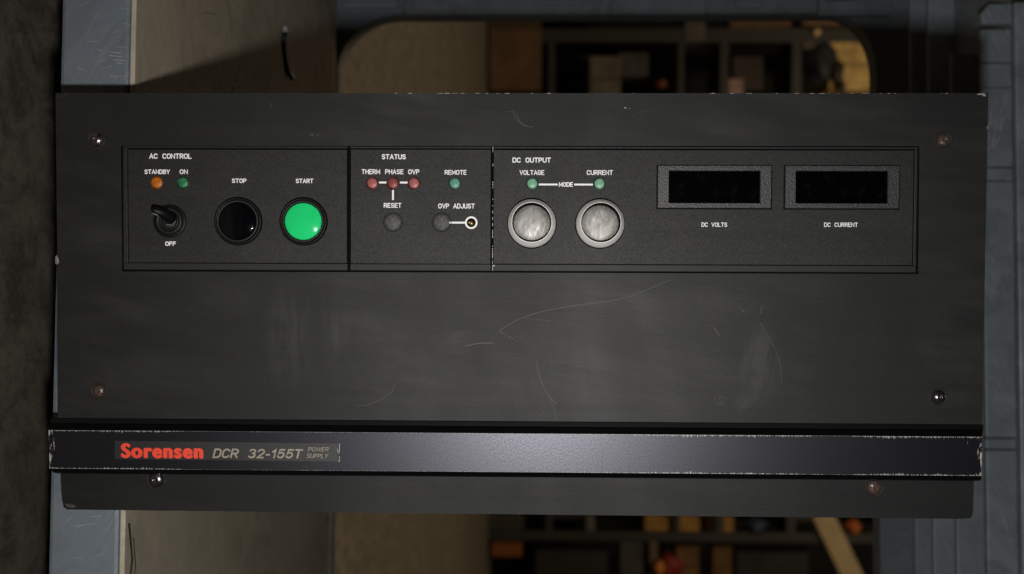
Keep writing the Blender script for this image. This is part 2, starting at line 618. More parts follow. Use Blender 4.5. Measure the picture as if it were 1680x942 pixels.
G = {
    'A': (0.66, [[(0, 0), (0.33, 1), (0.66, 0)], [(0.12, 0.34), (0.54, 0.34)]]),
    'B': (0.58, [[(0, 0), (0, 1), (0.34, 1)] + arc(0.34, 0.76, 0.22, 0.24, 90, -90) + [(0, 0.52)], [(0.34, 0.52)] + arc(0.34, 0.26, 0.24, 0.26, 90, -90) + [(0, 0)]]),
    'C': (0.60, [arc(0.30, 0.70, 0.30, 0.30, 20, 180) + arc(0.30, 0.30, 0.30, 0.30, 180, 340)]),
    'D': (0.60, [[(0, 0), (0, 1), (0.28, 1)] + arc(0.28, 0.68, 0.32, 0.32, 90, 0) + arc(0.28, 0.32, 0.32, 0.32, 0, -90) + [(0, 0)]]),
    'E': (0.52, [[(0.52, 1), (0, 1), (0, 0), (0.52, 0)], [(0, 0.52), (0.44, 0.52)]]),
    'F': (0.52, [[(0.52, 1), (0, 1), (0, 0)], [(0, 0.52), (0.44, 0.52)]]),
    'G': (0.62, [arc(0.30, 0.70, 0.30, 0.30, 20, 180) + arc(0.30, 0.30, 0.30, 0.30, 180, 360) + [(0.60, 0.46), (0.34, 0.46)]]),
    'H': (0.58, [[(0, 0), (0, 1)], [(0.58, 0), (0.58, 1)], [(0, 0.52), (0.58, 0.52)]]),
    'J': (0.50, [[(0.50, 1)] + arc(0.25, 0.26, 0.25, 0.26, 0, -180)]),
    'L': (0.48, [[(0, 1), (0, 0), (0.48, 0)]]),
    'M': (0.70, [[(0, 0), (0, 1), (0.35, 0.25), (0.70, 1), (0.70, 0)]]),
    'N': (0.60, [[(0, 0), (0, 1), (0.60, 0), (0.60, 1)]]),
    'O': (0.62, [arc(0.31, 0.69, 0.31, 0.31, 0, 180) + arc(0.31, 0.31, 0.31, 0.31, 180, 360) + [(0.62, 0.69)]]),
    'P': (0.56, [[(0, 0), (0, 1), (0.30, 1)] + arc(0.30, 0.73, 0.26, 0.27, 90, -90) + [(0, 0.46)]]),
    'R': (0.58, [[(0, 0), (0, 1), (0.32, 1)] + arc(0.32, 0.74, 0.25, 0.26, 90, -90) + [(0, 0.48)], [(0.28, 0.48), (0.58, 0)]]),
    'S': (0.56, [arc(0.28, 0.75, 0.27, 0.25, 25, 270) + arc(0.28, 0.25, 0.28, 0.25, 90, -155)]),
    'T': (0.60, [[(0, 1), (0.60, 1)], [(0.30, 1), (0.30, 0)]]),
    'U': (0.60, [[(0, 1)] + arc(0.30, 0.30, 0.30, 0.30, 180, 360) + [(0.60, 1)]]),
    'V': (0.64, [[(0, 1), (0.32, 0), (0.64, 1)]]),
    'W': (0.92, [[(0, 1), (0.22, 0), (0.46, 1), (0.70, 0), (0.92, 1)]]),
    '1': (0.30, [[(0.0, 0.74), (0.12, 0.80), (0.24, 1), (0.24, 0)]]),
    '2': (0.58, [arc(0.29, 0.70, 0.28, 0.30, 165, -20) + [(0.04, 0.0), (0.58, 0.0)]]),
    '3': (0.58, [arc(0.28, 0.75, 0.26, 0.25, 155, -80), arc(0.28, 0.27, 0.29, 0.27, 85, -160)]),
    '5': (0.58, [[(0.54, 1), (0.12, 1), (0.06, 0.50)] + arc(0.29, 0.33, 0.29, 0.33, 130, -155)]),
    '-': (0.34, [[(0.02, 0.36), (0.32, 0.36)]]),
    'Y': (0.62, [[(0, 1), (0.31, 0.48), (0.62, 1)], [(0.31, 0.48), (0.31, 0)]]),
}


def word(text, x, y, width, h, parent, wd=0.36, z=0.0, mi='white', shear=0.0, what='white lettering'):
    gap, sp = 0.24, 0.62
    wd *= 1.12
    tot = sum((sp if c == ' ' else G[c][0]) for c in text) + gap * (len(text) - 1)
    sx = (width - wd - shear * h) / tot
    sy = h - wd
    mb = MB()
    cx = 0
    for c in text:
        if c == ' ':
            cx += sp + gap
            continue
        for k, line in enumerate(G[c][1]):
            mb.ribbon([(x + wd / 2 + (cx + a) * sx + shear * b * sy, y + wd / 2 + b * sy) for a, b in line], wd, z + 0.04 + 0.04 * k)
        cx += G[c][0] + gap
    return part('lettering', mb, M[mi], parent, label=what + ' reading ' + text)


def font_word(text, x, y, width, h, parent, m, z, shear=0.0, off=0.0, label=None, space=1.0, fat=0.0):
    cu = bpy.data.curves.new('txt', 'FONT')
    cu.body = text
    cu.shear = shear
    cu.offset = off
    cu.space_character = space
    cu.resolution_u = 6
    cu.extrude = 0.0
    ob = bpy.data.objects.new('txt', cu)
    sc.collection.objects.link(ob)
    dg = bpy.context.evaluated_depsgraph_get()
    me = bpy.data.meshes.new_from_object(ob.evaluated_get(dg))
    bpy.data.objects.remove(ob)
    bpy.data.curves.remove(cu)
    bm = bmesh.new()
    bm.from_mesh(me)
    bpy.data.meshes.remove(me)
    xs = [v.co.x for v in bm.verts]
    ys = [v.co.y for v in bm.verts]
    a, b, c, d = min(xs), max(xs), min(ys), max(ys)
    for v in bm.verts:
        v.co = Vector((x + (v.co.x - a) / (b - a) * width, y + (v.co.y - c) / (d - c) * h, z))
    bmesh.ops.recalc_face_normals(bm, faces=bm.faces)
    if fat:
        geo = bm.verts[:] + bm.edges[:] + bm.faces[:]
        width_k = 0.012
        for k, (dx, dy) in enumerate(((-1, 0), (1, 0), (0, 0.5), (0, -0.5), (-0.5, 0.4), (0.5, -0.4))):
            r = bmesh.ops.duplicate(bm, geom=geo)
            bmesh.ops.translate(bm, verts=[v for v in r['geom'] if isinstance(v, bmesh.types.BMVert)], vec=(dx * fat, dy * fat, width_k * (k + 1)))
    if sum(f.normal.z * f.calc_area() for f in bm.faces) < 0:
        bmesh.ops.reverse_faces(bm, faces=bm.faces)
    return part('lettering', bm, m, parent, label=label, recalc=False)


def rrect(x0, x1, y0, y1, r, n=12):
    p = []
    for cx, cy, a in ((x1 - r, y1 - r, 0), (x0 + r, y1 - r, 90), (x0 + r, y0 + r, 180), (x1 - r, y0 + r, 270)):
        p += [(cx + r * math.cos(R(a + 90 * k / n)), cy + r * math.sin(R(a + 90 * k / n))) for k in range(n + 1)]
    return p


def circ(cx, cy, r, n=40):
    return [(cx + r * math.cos(2 * math.pi * k / n), cy + r * math.sin(2 * math.pi * k / n)) for k in range(n)]


def chip(mb, x, y, sx, sy, z, rng, mi):
    n = 9
    pts = [(x + sx * math.cos(2 * math.pi * k / n) * rng.uniform(0.5, 1.1), y + sy * math.sin(2 * math.pi * k / n) * rng.uniform(0.4, 1.1), z) for k in range(n)]
    mb.add(pts, [tuple(range(n))], mi)


# ------------------------------------------------------------------ the setting: floor, wall
mb = MB()
mb.add([(FLOOR, -9000, 3000), (FLOOR, 9000, 3000), (FLOOR, 9000, -14000), (FLOOR, -9000, -14000)], [(0, 1, 2, 3)])
floor = part('floor', mb, M['concrete'], kind='structure')
mb = MB()
mb.box(FLOOR, 6000, -9000, 9000, -12200, -12000)
part('wall', mb, M['wallm'], kind='structure')

# ------------------------------------------------------------------ the cart the unit stands on
SHELF = 27.2
cart = empty('utility_cart', (FLOOR, 0, -38), 'slate grey plastic cart with a tan shelf board holding the power supply', 'cart',
             rot=Matrix.Rotation(R(-4.2), 4, 'X'))
CZ = -38
YB, YT = -620, 420
rng = random.Random(4)
mb = MB()
mb.box(-15, SHELF - 3.0, YB, YT, CZ - 632, CZ, 0, 2.5)
rs = random.Random(5)
for k in range(22):
    x0 = rs.uniform(-10, 20)
    y0 = rs.choice((rs.uniform(15, 60), rs.uniform(15, 60), rs.uniform(-262, -225)))
    mb.ribbon([(x0, y0), (x0 + rs.uniform(2, 7), y0 + rs.uniform(-1.5, 2.5))], rs.uniform(0.1, 0.3), CZ + 0.04 + 0.006 * k, 1)
for x0, y0, x1, y1 in ((14, 30.5, 19.5, 30), (13, 28.6, 20, 28), (15, 26.3, 21.5, 25.8), (17, 24.6, 20, 24.2)):
    mb.ribbon([(x0, y0), (x1, y1)], 0.35, CZ + 0.2, 1)
shelf = part('lower_shelf', mb, [M['slate'], M['scuff']], cart)
mb = MB()
mb.box(SHELF - 2.9, SHELF, YB + 2, YT - 2, CZ - 604, CZ - 0.6, 0, 0.6)
# dark scuffs on the board
for pts, wdt in (([(-231, -6), (-242, -9), (-252, -12), (-262, -9), (-274, -5)], 3.0), ([(-240, -13), (-256, -17), (-275, -13)], 1.6),
                 ([(-292, -590), (-302, -590)], 9), ([(60, -190), (66, -196)], 3), ([(95, -120), (104, -150)], 1.6), ([(70, -200), (90, -215)], 1.6)):
    n = len(pts)
    L = [(SHELF + 0.15, y, CZ + z + wdt / 2) for y, z in pts]
    Q = [(SHELF + 0.15, y, CZ + z - wdt / 2) for y, z in pts]
    mb.add(L + Q, [(i, i + 1, n + i + 1, n + i) for i in range(n - 1)], 1)
part('shelf_board', mb, [M['board'], M['stain']], cart)
# far end of the cart: a plate with a round-cornered opening
ZB = CZ - 606


def corner(cx, cy, rx, ry, a0, n=16):
    return [(cx + rx * math.cos(R(a0 + 90 * k / n)), cy + ry * math.sin(R(a0 + 90 * k / n))) for k in range(n + 1)]


op = corner(577, 196, 48, 66, 0) + corner(98, 194, 70, 68, 90) + corner(98, -490, 70, 70, 180) + corner(577, -490, 48, 70, 270)
mb = MB()
mb.holed([(-14, -615), (666, -615), (666, 415), (-14, 415)], [op], ZB - 26, ZB)
part('end_frame', mb, M['slate_far'], cart)
for x0, x1, y0, y1, d in ((560, 640, 257, 300, 10), (566, 600, 272, 300, 22), (330, 333, 262, 300, 5), (437, 441, 262, 300, 5), (100, 103, 262, 300, 5),
                          (34, 96, 268, 320, 5), (250, 300, 272, 276, 4), (470, 500, 268, 300, 4)):
    mb = MB()
    mb.box(x0, x1, y0, y1, ZB - 1, ZB + d, 0, 1.5)
    part('moulding', mb, M['slate_far'], cart)
# upper shelf, seen from below: cross ribs hang under its plate
mb = MB()
mb.box(668, 690, YB, YT, CZ - 604, CZ, 0, 3)
up = part('upper_shelf', mb, M['slate_back'], cart)
for zr in (-583, -531, -471, -402, -334, -266, -198, -130, -62):
    mb = MB()
    if zr == -402:
        for y0, y1, d in ((YB + 8, -206, 0), (-205.2, -196, -1.0), (-195.2, 29, 0), (29.6, 41, -0.8), (41.6, 112, 0), (112.6, 134, -1.0), (134.6, 164, 0)):
            mb.box(642, 668.5, y0, y1, zr - 7, zr + d, 0, 1.3)
        mb.prism([(642, 168), (642, 178), (649, 186), (668.5, 186), (668.5, 168)], zr - 7, zr + 1.5, 0, 1)
    else:
        mb.box(642, 668.5, YB + 8, 164 if zr > -500 else YT - 8, zr - 7, zr, 0, 1.5)
    if zr == -402:
        rs = random.Random(21)
        for k in range(34):
            y0 = rs.uniform(45, 108)
            x0 = rs.uniform(643.5, 663)
            ln = rs.uniform(4, 22)
            a_ = R(rs.gauss(-62, 14))
            x1, y1 = x0 - ln * math.cos(a_) * 0.5, y0 + ln * math.sin(a_)
            if 643 < x1 < 667 and y1 > 43:
                mb.ribbon([(x0, y0), ((x0 + x1) / 2 + rs.uniform(-0.6, 0.6), (y0 + y1) / 2), (x1, y1)], rs.uniform(0.25, 0.8), zr + 0.05 + 0.01 * k, 1)
        for k in range(10):
            x0 = rs.uniform(644, 662)
            y0 = rs.uniform(-190, 26)
            mb.ribbon([(x0, y0), (x0 + rs.uniform(-3, 3), y0 - rs.uniform(3, 12))], 0.25, zr + 0.05 + 0.01 * k, 1)
    part('rib', mb, [M['slate_back'], M['scuff']], up)
c0 = None
for yy in (-560, 360):
    for zz in (-60, -560):
        at = (FLOOR, yy, CZ + zz)
        if c0 is None:
            mb = MB()
            mb.box(-15 - FLOOR - 22, -15 - FLOOR, -24, 24, -24, 24, 1, 2)
            mb.box(40, 90, -20, -16, -16, 16, 1, 1)
            mb.box(40, 90, 16, 20, -16, 16, 1, 1)
            q = MB()
            q.lathe([(0, -13, 0), (30, -13, 0), (36, -9, 0), (36, 9, 0), (30, 13, 0), (0, 13, 0)], seg=32)
            c0 = part('caster', mb, [M['blackplastic'], M['rack']], cart, at=at)
            for v in q.bm.verts:
                v.co = Vector((v.co.x + 36, v.co.z, v.co.y))
            part('wheel', q, M['blackplastic'], c0, at=at)
        else:
            dup_tree(c0, cart, at)

# ------------------------------------------------------------------ the power supply
ps = empty('power_supply', (SHELF, -110, -250), 'charcoal rack power supply with knobs, green start button and lettered handle bar', 'power supply')
W, H = 482.6, 219.4
mb = MB()
mb.box(SHELF, 456, -214, -4, -470, -3.4, 0, 1.5)
part('cabinet', mb, M['panel'], ps)

rng = random.Random(11)
HY = -198.6      # bottom of the handle
mb = MB()
mb.holed([(0, -198), (0.3, -90), (0, 0), (W, 0), (W - 0.2, -90), (W - 0.3, -198)],
         [[(34.3, -27.4), (448.0, -27.0), (448.4, -92.6), (34.5, -92.9)]], -3.2, 0)
# scratches and chips in the paint
def smooth(pts, k=6):
    P = [Vector(p) for p in pts]
    P = [P[0] * 2 - P[1]] + P + [P[-1] * 2 - P[-2]]
    out = []
    for i in range(1, len(P) - 2):
        for j in range(k):
            t = j / k
            out.append(tuple(0.5 * ((2 * P[i]) + (P[i + 1] - P[i - 1]) * t + (2 * P[i - 1] - 5 * P[i] + 4 * P[i + 1] - P[i + 2]) * t * t
                                    + (3 * P[i] - P[i - 1] - 3 * P[i + 1] + P[i + 2]) * t ** 3)))
    return out + [tuple(P[-2])]


for pts, wd, mi in (
        ([(321.5, -96), (311, -100.5), (298, -105.5), (285, -108), (272, -109.6), (259, -112), (250, -114.2), (241, -117.8), (234.5, -121.6), (232.6, -123)], 0.15, 2),
        ([(232.6, -123.2), (236, -125.2), (239.6, -127.4)], 0.13, 2),
        ([(252, -139), (253, -145), (255.5, -152), (259, -157.5), (262, -160.8)], 0.12, 2), ([(258, -157), (261, -163), (262.5, -170)], 0.10, 1),
        ([(157, -162.8), (164, -162), (171, -159), (176, -155.5), (178, -151.5)], 0.13, 2),
        ([(357.5, -110.6), (359.5, -113)], 0.25, 2), ([(368.5, -109.5), (367.6, -113.5)], 0.22, 2), ([(344, -121), (346.5, -124.6)], 0.3, 2),
        ([(239, -9), (240.5, -13), (244, -16.5), (249.5, -17.5)], 0.4, 1), ([(241, -11), (243, -15), (247, -17.2)], 0.3, 2), ([(236, -9.5), (241, -9.8)], 0.2, 1),
        ([(1.5, -2.2), (4, -1.5), (7.5, -0.3)], 0.4, 1), ([(344, -157), (347, -160.5), (350, -158), (346.5, -156.6), (349, -162)], 0.2, 1),
        ([(367.5, -118), (371, -124), (376, -133), (378.5, -142), (379, -149)], 0.3, 1), ([(215, -131), (222, -129.6), (229, -129.4)], 0.3, 1),
        ([(246, -116.5), (253, -117), (259, -118)], 0.12, 1),
        ([(113, -5), (113.2, -7.5)], 0.25, 2), ([(300, -12), (306, -9.6), (312, -8.4)], 0.1, 2)):
    mb.ribbon(smooth(pts), wd, 0.03, mi)
for x, y, a, b in ((297, -7.6, 0.9, 0.35), (299.2, -7.9, 0.4, 0.2), (262, -160.4, 0.35, 0.2), (134.5, -21.5, 1.2, 0.8), (137.5, -21.8, 0.7, 0.8)):
    chip(mb, x, y, a, b, 0.035, rng, 3 if a < 1 and y > -15 else 2)
for k in range(26):
    x = rng.choice((rng.uniform(20, 475), rng.uniform(150, 260), rng.uniform(330, 475)))
    s = rng.uniform(0.25, 1.0)
    chip(mb, x, -0.12, s * rng.uniform(0.6, 2.0), 0.13 * s + 0.05, 0.03, rng, 3)
for x in (201, 205, 209, 213, 231, 236, 342, 352, 385, 393, 398, 413, 420):
    chip(mb, x, -0.15, rng.uniform(1.0, 2.4), rng.uniform(0.10, 0.2), 0.035, rng, 3)
chip(mb, W - 3.2, -0.6, 3.0, 0.65, 0.035, rng, 3)
chip(mb, W - 2.0, -1.3, 1.6, 0.3, 0.03, rng, 3)
chip(mb, W - 0.2, -17.5, 0.25, 1.2, 0.03, rng, 3)
chip(mb, 0.5, -87, 0.8, 2.2, 0.035, rng, 3)
mb.add([(0, -90, -3.2), (0, -84, -3.2), (-1.0, -85, -0.5), (-1.0, -89, -0.5)], [(0, 1, 2, 3)], 3)
front = part('front_panel', mb, [M['panel'], M['faint'], M['scratch'], M['chip']], ps, at=(0, 0, 0))
mb = MB()
mb.box(33, 450, -94, -26, -3.35, -2.2, 0)
part('backing_sheet', mb, M['black'], ps)

# lower strip below the handle, a little narrower, its corners knocked in
mb = MB()
mb.prism([(1.0, -198.2), (1.3, -207), (1.7, -214), (2.4, -217.6), (4.5, -218.7), (120, -218.9), (300, -219.2), (473, -219.4), (477.2, -219.1),
          (478.3, -218.0), (478.7, -214), (478.9, -198.2)], -3.0, -0.4, 0, 0.25)
for x, y, a, b in ((6.5, -216.9, 2.8, 1.3), (4.5, -216.0, 1.2, 0.9), (92, -218.6, 0.6, 0.3)):
    chip(mb, x, y, a, b, -0.36, rng, 1)
for k in range(14):
    chip(mb, rng.uniform(20, 470), -218.75, rng.uniform(0.3, 1.4), 0.16, -0.36, rng, 2)
part('lower_panel', mb, [M['lower'], M['scratch'], M['faint']], ps, at=(0, 0, 0))


# control panels: three plates side by side, each with a thin strip above and below
def control(x0, x1, cap, holes):
    mb = MB()
    yt, yb = -29.2, -88.2
    xa = x0 + (2.6 if cap == 'left' else 0.35)
    xb = x1 - (1.9 if cap == 'right' else 0.35)
    if holes:
        mb.holed([(xa, yb), (xb, yb), (xb, yt), (xa, yt)], holes, -2.0, -0.15)
    else:
        mb.box(xa, xb, yb, yt, -2.0, -0.15, 0, 0.18)
    mb.box(x0, x1, -28.5, -27.55, -2.0, 0.1, 0, 0.2)
    mb.box(x0, x1, -91.9, -88.45, -2.0, 0.0, 0, 0.25)
    if cap == 'left':
        mb.box(x0, x0 + 2.3, -88.44, -28.51, -2.0, 0.1, 0, 0.25)
    if cap == 'right':
        mb.box(x1 - 1.5, x1, -88.44, -28.51, -2.0, 0.1, 0, 0.25)
    return mb


ac = part('control_panel', control(35.3, 153.1, 'left', None), M['plate'], ps)
st = part('control_panel', control(154.5, 227.9, None, [circ(217.6, -66.9, 2.3)]), M['plate'], ps)
mb = control(228.8, 447.2, 'right', None)
for k in range(26):
    y = rng.uniform(-90, -28) if k > 6 else rng.uniform(-92, -84)
    chip(mb, 228.75, y, 0.22, rng.uniform(0.3, 1.3), 0.13, rng, 1)
mb.box(228.62, 228.82, -91, -80, -1, 0.05, 1)
mb.box(228.62, 228.82, -74, -70.5, -1, 0.05, 1)
mb.box(228.62, 228.82, -30.5, -27.6, -1, 0.12, 1)
chip(mb, 229.4, -89.2, 0.9, 0.45, 0.12, rng, 1)
dc = part('control_panel', mb, [M['plate'], M['chip']], ps)

ZP = -0.15
for t, x, y, wd, h, th in (('AC CONTROL', 49.1, -34.1, 22.3, 2.75, 0.46), ('STANDBY', 46.6, -42.05, 13.4, 2.4, 0.40), ('ON', 65.1, -42.0, 4.3, 2.4, 0.40),
                           ('STOP', 92.5, -46.6, 7.7, 2.3, 0.38), ('START', 126.0, -46.65, 9.2, 2.35, 0.38), ('OFF', 57.3, -79.45, 5.7, 2.3, 0.42)):
    word(t, x, y, wd, h, ac, th, ZP)
for t, x, y, wd, h, th in (('STATUS', 170.9, -34.2, 12.6, 2.65, 0.44), ('THERM', 160.4, -41.9, 9.7, 2.55, 0.38), ('PHASE', 172.7, -41.9, 9.6, 2.55, 0.38),
                           ('OVP', 184.7, -41.9, 5.85, 2.55, 0.38), ('REMOTE', 203.7, -42.1, 11.4, 2.45, 0.36), ('RESET', 172.0, -59.3, 9.25, 2.5, 0.38),
                           ('OVP ADJUST', 200.4, -59.6, 19.0, 2.6, 0.38)):
    word(t, x, y, wd, h, st, th, ZP)
for t, x, y, wd, h, th in (('DC OUTPUT', 238.9, -35.8, 19.9, 2.65, 0.44), ('VOLTAGE', 242.6, -42.15, 12.85, 2.5, 0.36), ('CURRENT', 277.4, -42.1, 13.5, 2.5, 0.36),
                           ('MODE', 263.0, -48.2, 7.3, 2.35, 0.40), ('DC VOLTS', 336.85, -68.7, 13.2, 2.25, 0.32), ('DC CURRENT', 399.85, -68.55, 17.3, 2.25, 0.32)):
    word(t, x, y, wd, h, dc, th, ZP)


def line(x0, y0, x1, y1, wd, parent):
    mb = MB()
    mb.ribbon([(x0, y0), (x1, y1)], wd, ZP + 0.04)
    part('printed_line', mb, M['white'], parent)


line(169.9, -46.2, 173.3, -46.2, 0.95, st)
line(180.8, -46.2, 184.2, -46.2, 0.95, st)
line(176.8, -50.4, 176.8, -54.9, 0.95, st)
line(206.6, -66.9, 214.2, -66.9, 0.95, st)
line(252.4, -47.05, 262.0, -47.05, 0.9, dc)
line(271.3, -47.05, 280.7, -47.05, 0.9, dc)
mb = MB()
n = 48
mb.add([(*p, ZP + 0.055) for p in circ(217.6, -66.9, 3.25, n)] + [(*p, ZP + 0.055) for p in circ(217.6, -66.9, 2.35, n)],
       [(i, (i + 1) % n, n + (i + 1) % n, n + i) for i in range(n)])
part('printed_ring', mb, M['white'], st)
mb = MB()
mb.lathe([(2.25, -0.2, 0), (2.2, -1.9, 0), (1.7, -2.0, 1), (1.6, -1.5, 1), (0, -1.4, 1)], (217.6, -66.9, 0), 24)
mb.box(216.2, 217.0, -67.1, -66.5, -1.5, -0.9, 1)
part('adjustment_screw', mb, [M['black'], M['brass']], ps)


# indicator lights
def led(x, lensm, rimm, label, rl=2.6, rr=3.45, y=-46.65):
    at = (x, y, ZP)
    mb = MB()
    mb.lathe([(rr, -1, 0), (rr, 0.35, 0), (rr - 0.25, 0.6, 0), (rl + 0.02, 0.6, 0), (rl, 0.2, 0)], seg=40)
    o = part('indicator_light', mb, M[rimm], ps, at=at, label=label)
    mb = MB()
    prof = [(rl - 0.04, 0.0, 0), (rl - 0.06, 0.34, 0), (rl * 0.9, 0.48, 0), (rl * 0.6, 0.66, 0), (rl * 0.3, 0.76, 0), (0, 0.8, 0)]
    mb.lathe(prof, seg=40)
    part('lens', mb, M[lensm], o, at=at)
    return o


led(53.15, 'amber', 'amber_rim', 'amber indicator light', 2.7, 3.2, -46.5)
led(66.95, 'green_lens', 'green_rim', 'green indicator light under ON', 2.6, 3.3, -46.55)
led(166.1, 'red_lens', 'red_rim', 'pinkish red indicator light')
led(176.8, 'red_dull', 'red_rim', 'duller red indicator light')
led(187.8, 'red_lens', 'red_rim', 'pinkish red indicator light')
led(209.05, 'mint', 'pale_green_rim', 'bluish green indicator light')
led(249.2, 'pale_green', 'pale_green_rim', 'pale green indicator light')
led(284.0, 'pale_green', 'pale_green_rim', 'pale green indicator light')


# big push buttons
def big_button(x, capm, label):
    at = (x, -66.65, ZP)
    mb = MB()
    mb.lathe([(12.5, -1, 0), (12.5, 1.6, 0), (12.0, 2.3, 0), (11.35, 2.4, 0), (11.2, 1.2, 0), (10.95, 1.2, 0), (10.85, 2.7, 1), (10.6, 2.95, 1), (10.0, 2.9, 1), (9.85, 2.6, 0), (9.75, 1.0, 0), (9, 1.0, 0)], seg=72)
    o = part('push_button', mb, [M['satin'], M['ringgrey']], ps, at=at, label=label)
    mb = MB()
    prof = [(9.55, 1.0, 0), (9.55, 2.2, 0), (9.4, 2.35, 0)] + [(r, 2.4 + 1.42 - r * r / 64, 0) for r in (9.25, 8.5, 7.5, 6, 4.5, 3, 1.5, 0)]
    mb.lathe(prof, seg=72)
    part('cap', mb, M[capm], o, at=at)


big_button(96.1, 'gloss', 'glossy black stop button')
big_button(130.3, 'green_cap', 'bright green start button')


# small grey push buttons
def small_button(x, tilt):
    at = (x, -66.8, ZP)
    mb = MB()
    mb.lathe([(5.1, -1, 0), (5.1, 0.3, 0), (4.95, 0.5, 1), (4.8, 0.5, 0), (4.65, -0.05, 0), (3.9, -0.05, 0)], seg=48)
    o = part('small_push_button', mb, [M['satin'], M['ringgrey']], ps, at=at)
    mb = MB()
    mb.lathe([(3.9, -0.1, 0), (3.9, 0.5, 0), (3.75, 0.7, 0), (0, 0.75, 0)], seg=40)
    part('cap', mb, M['cap_grey'], o, at=at)


small_button(176.8, 0)
small_button(202.2, 0)

# toggle switch
at = (60.0, -66.6, ZP)
mb = MB()
mb.lathe([(8.7, -1, 0), (8.7, 0.8, 0), (8.3, 1.3, 0), (7.2, 1.4, 0), (7.0, 2.6, 0), (6.5, 3.0, 0), (5.2, 2.9, 0), (4.9, 1.2, 0), (4.3, 1.1, 0), (4.1, 2.8, 0),
          (3.6, 3.1, 0), (0, 2.6, 0)], seg=56)
tg = part('toggle_switch', mb, M['satin2'], ps, at=at, label='black toggle switch above OFF')
mb = MB()
mb.tube([(1.0, 1.2, 1.5), (0.6, 2.2, 4.5), (-0.5, 3.2, 7.5), (-2.2, 4.0, 9.5), (-4.1, 4.5, 10.6), (-5.6, 4.7, 11.0), (-6.0, 4.75, 11.1)], [3.2, 3.0, 2.7, 2.35, 2.1, 1.8, 0.8], 0, 18)
part('lever', mb, M['satin'], tg, at=at)
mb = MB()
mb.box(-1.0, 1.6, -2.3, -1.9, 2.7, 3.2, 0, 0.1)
mb.tube([(-5.8, 3.3, 12.0), (-4.6, 2.9, 12.2), (-3.2, 2.4, 12.0), (-2.2, 2.0, 11.4)], [0.15, 0.32, 0.36, 0.12], 0, 8)  # pale tube paints in the flash highlight along the lever's lower edge
part('painted_glint', mb, M['glint'], tg, at=at)


# adjusting knobs with a dished aluminium face
def knob(x, turn):
    at = (x, -67.4, ZP)
    mb = MB()
    mb.lathe([(12.9, -0.5, 1), (12.9, 0.8, 1), (12.5, 1.6, 1), (12.4, 1.9, 0), (12.3, 5.4, 0), (12.05, 6.2, 0), (10.5, 9.6, 0), (10.2, 10.2, 0),
              (10.05, 10.2, 1), (9.95, 9.9, 2), (9.85, 1.0, 2)], seg=96)
    o = part('knob', mb, [M['ring'], M['chamfer'], M['black']], ps, at=at)
    mb = MB()
    mb.lathe([(9.4, 0.9, 0), (9.4, 2.5, 0), (9.15, 2.7, 0), (6.5, 3.2, 0), (3.5, 3.5, 0), (0, 3.6, 0)], seg=64)
    c = part('face_disc', mb, M['disc'], o, at=at)
    c.rotation_euler.z = R(turn)


knob(249.1, 20)
knob(284.3, 200)


# the two panel meters
def meter(x0, x1, wx0, wx1):
    at = ((x0 + x1) / 2, -48.3, ZP)
    cx, cy = at[0], at[1]
    mb = MB()
    o_ = [(x0 - cx, -59.25 - cy), (x1 - cx, -59.25 - cy), (x1 - cx, -37.2 - cy), (x0 - cx, -37.2 - cy)]
    i_ = [(wx0 - cx, -56.45 - cy), (wx1 - cx, -56.45 - cy), (wx1 - cx, -40.1 - cy), (wx0 - cx, -40.1 - cy)]
    lv = [[(a, b, 0.0) for a, b in o_], [(a, b, 1.0) for a, b in o_], [(a * 0.991, b * 0.975, 1.4) for a, b in o_],
          [(a * 1.012, b * 1.03, 1.4) for a, b in i_], [(a, b, 1.0) for a, b in i_], [(a, b, 0.1) for a, b in i_]]
    vs = [p for q in lv for p in q]
    fs = [(4 * k + i, 4 * k + (i + 1) % 4, 4 * k + 4 + (i + 1) % 4, 4 * k + 4 + i) for k in range(5) for i in range(4)]
    mb.add(vs, fs)
    mb.box(x0 - cx - 0.45, x1 - cx + 0.6, -59.25 - cy - 0.45, -37.2 - cy + 0.4, -0.1, 0.1, 1)  # black outline paints in the shadow around the meter frame
    o = part('panel_meter', mb, [M['fleck'], M['black']], ps, at=at)
    mb = MB()
    mb.box(wx0 - cx, wx1 - cx, -56.45 - cy, -40.1 - cy, -0.4, 0.35)
    part('display_window', mb, M['screen'], o, at=at)


meter(313.9, 372.4, 319.8, 366.5)
meter(379.3, 437.7, 384.95, 431.7)


# dome screws on their washers
def screw(x, y, m, z, label=None, turn=0, washer=4.6, r=3.55):
    at = (x, y, z)
    mb = MB()
    mb.lathe([(washer, -0.3, 0), (washer, 0.35, 0), (washer - 0.3, 0.6, 0), (r + 0.35, 0.6, 0), (r + 0.2, 0.25, 0), (r - 0.3, 0.2, 0)], seg=40)
    o = part('screw', mb, M['washer'], ps, at=at, label=label)
    mb = MB()
    prof = [(r, 0.15, 0)] + [(r * math.cos(R(a)), 0.4 + 2.0 * math.sin(R(a)), 0) for a in (0, 15, 30, 45, 58, 68)]
    prof += [(1.15, 2.32, 0), (0.95, 1.5, 0), (0, 1.25, 0)]
    mb.lathe(prof, seg=36)
    h = part('screw_head', mb, M[m], o, at=at)
    h.rotation_euler.z = R(turn)
    return o


screw(21.5, -24.3, 'screw_bright', 0, turn=20)
screw(460.1, -24.0, 'screw_rust', 0, 'rust brown screw', turn=75)
screw(22.0, -155.7, 'screw_rust', 0, 'rust brown screw', turn=160)
screw(459.8, -156.1, 'screw_clean', 0, turn=200)
screw(51.9, -202.3, 'screw_clean', -0.4, 'dark shiny screw under the handle bar', turn=15, washer=5.1, r=4.1)
screw(427.5, -203.3, 'screw_rust', -0.4, 'rust brown screw under the handle bar', turn=255, washer=5.0, r=4.0)

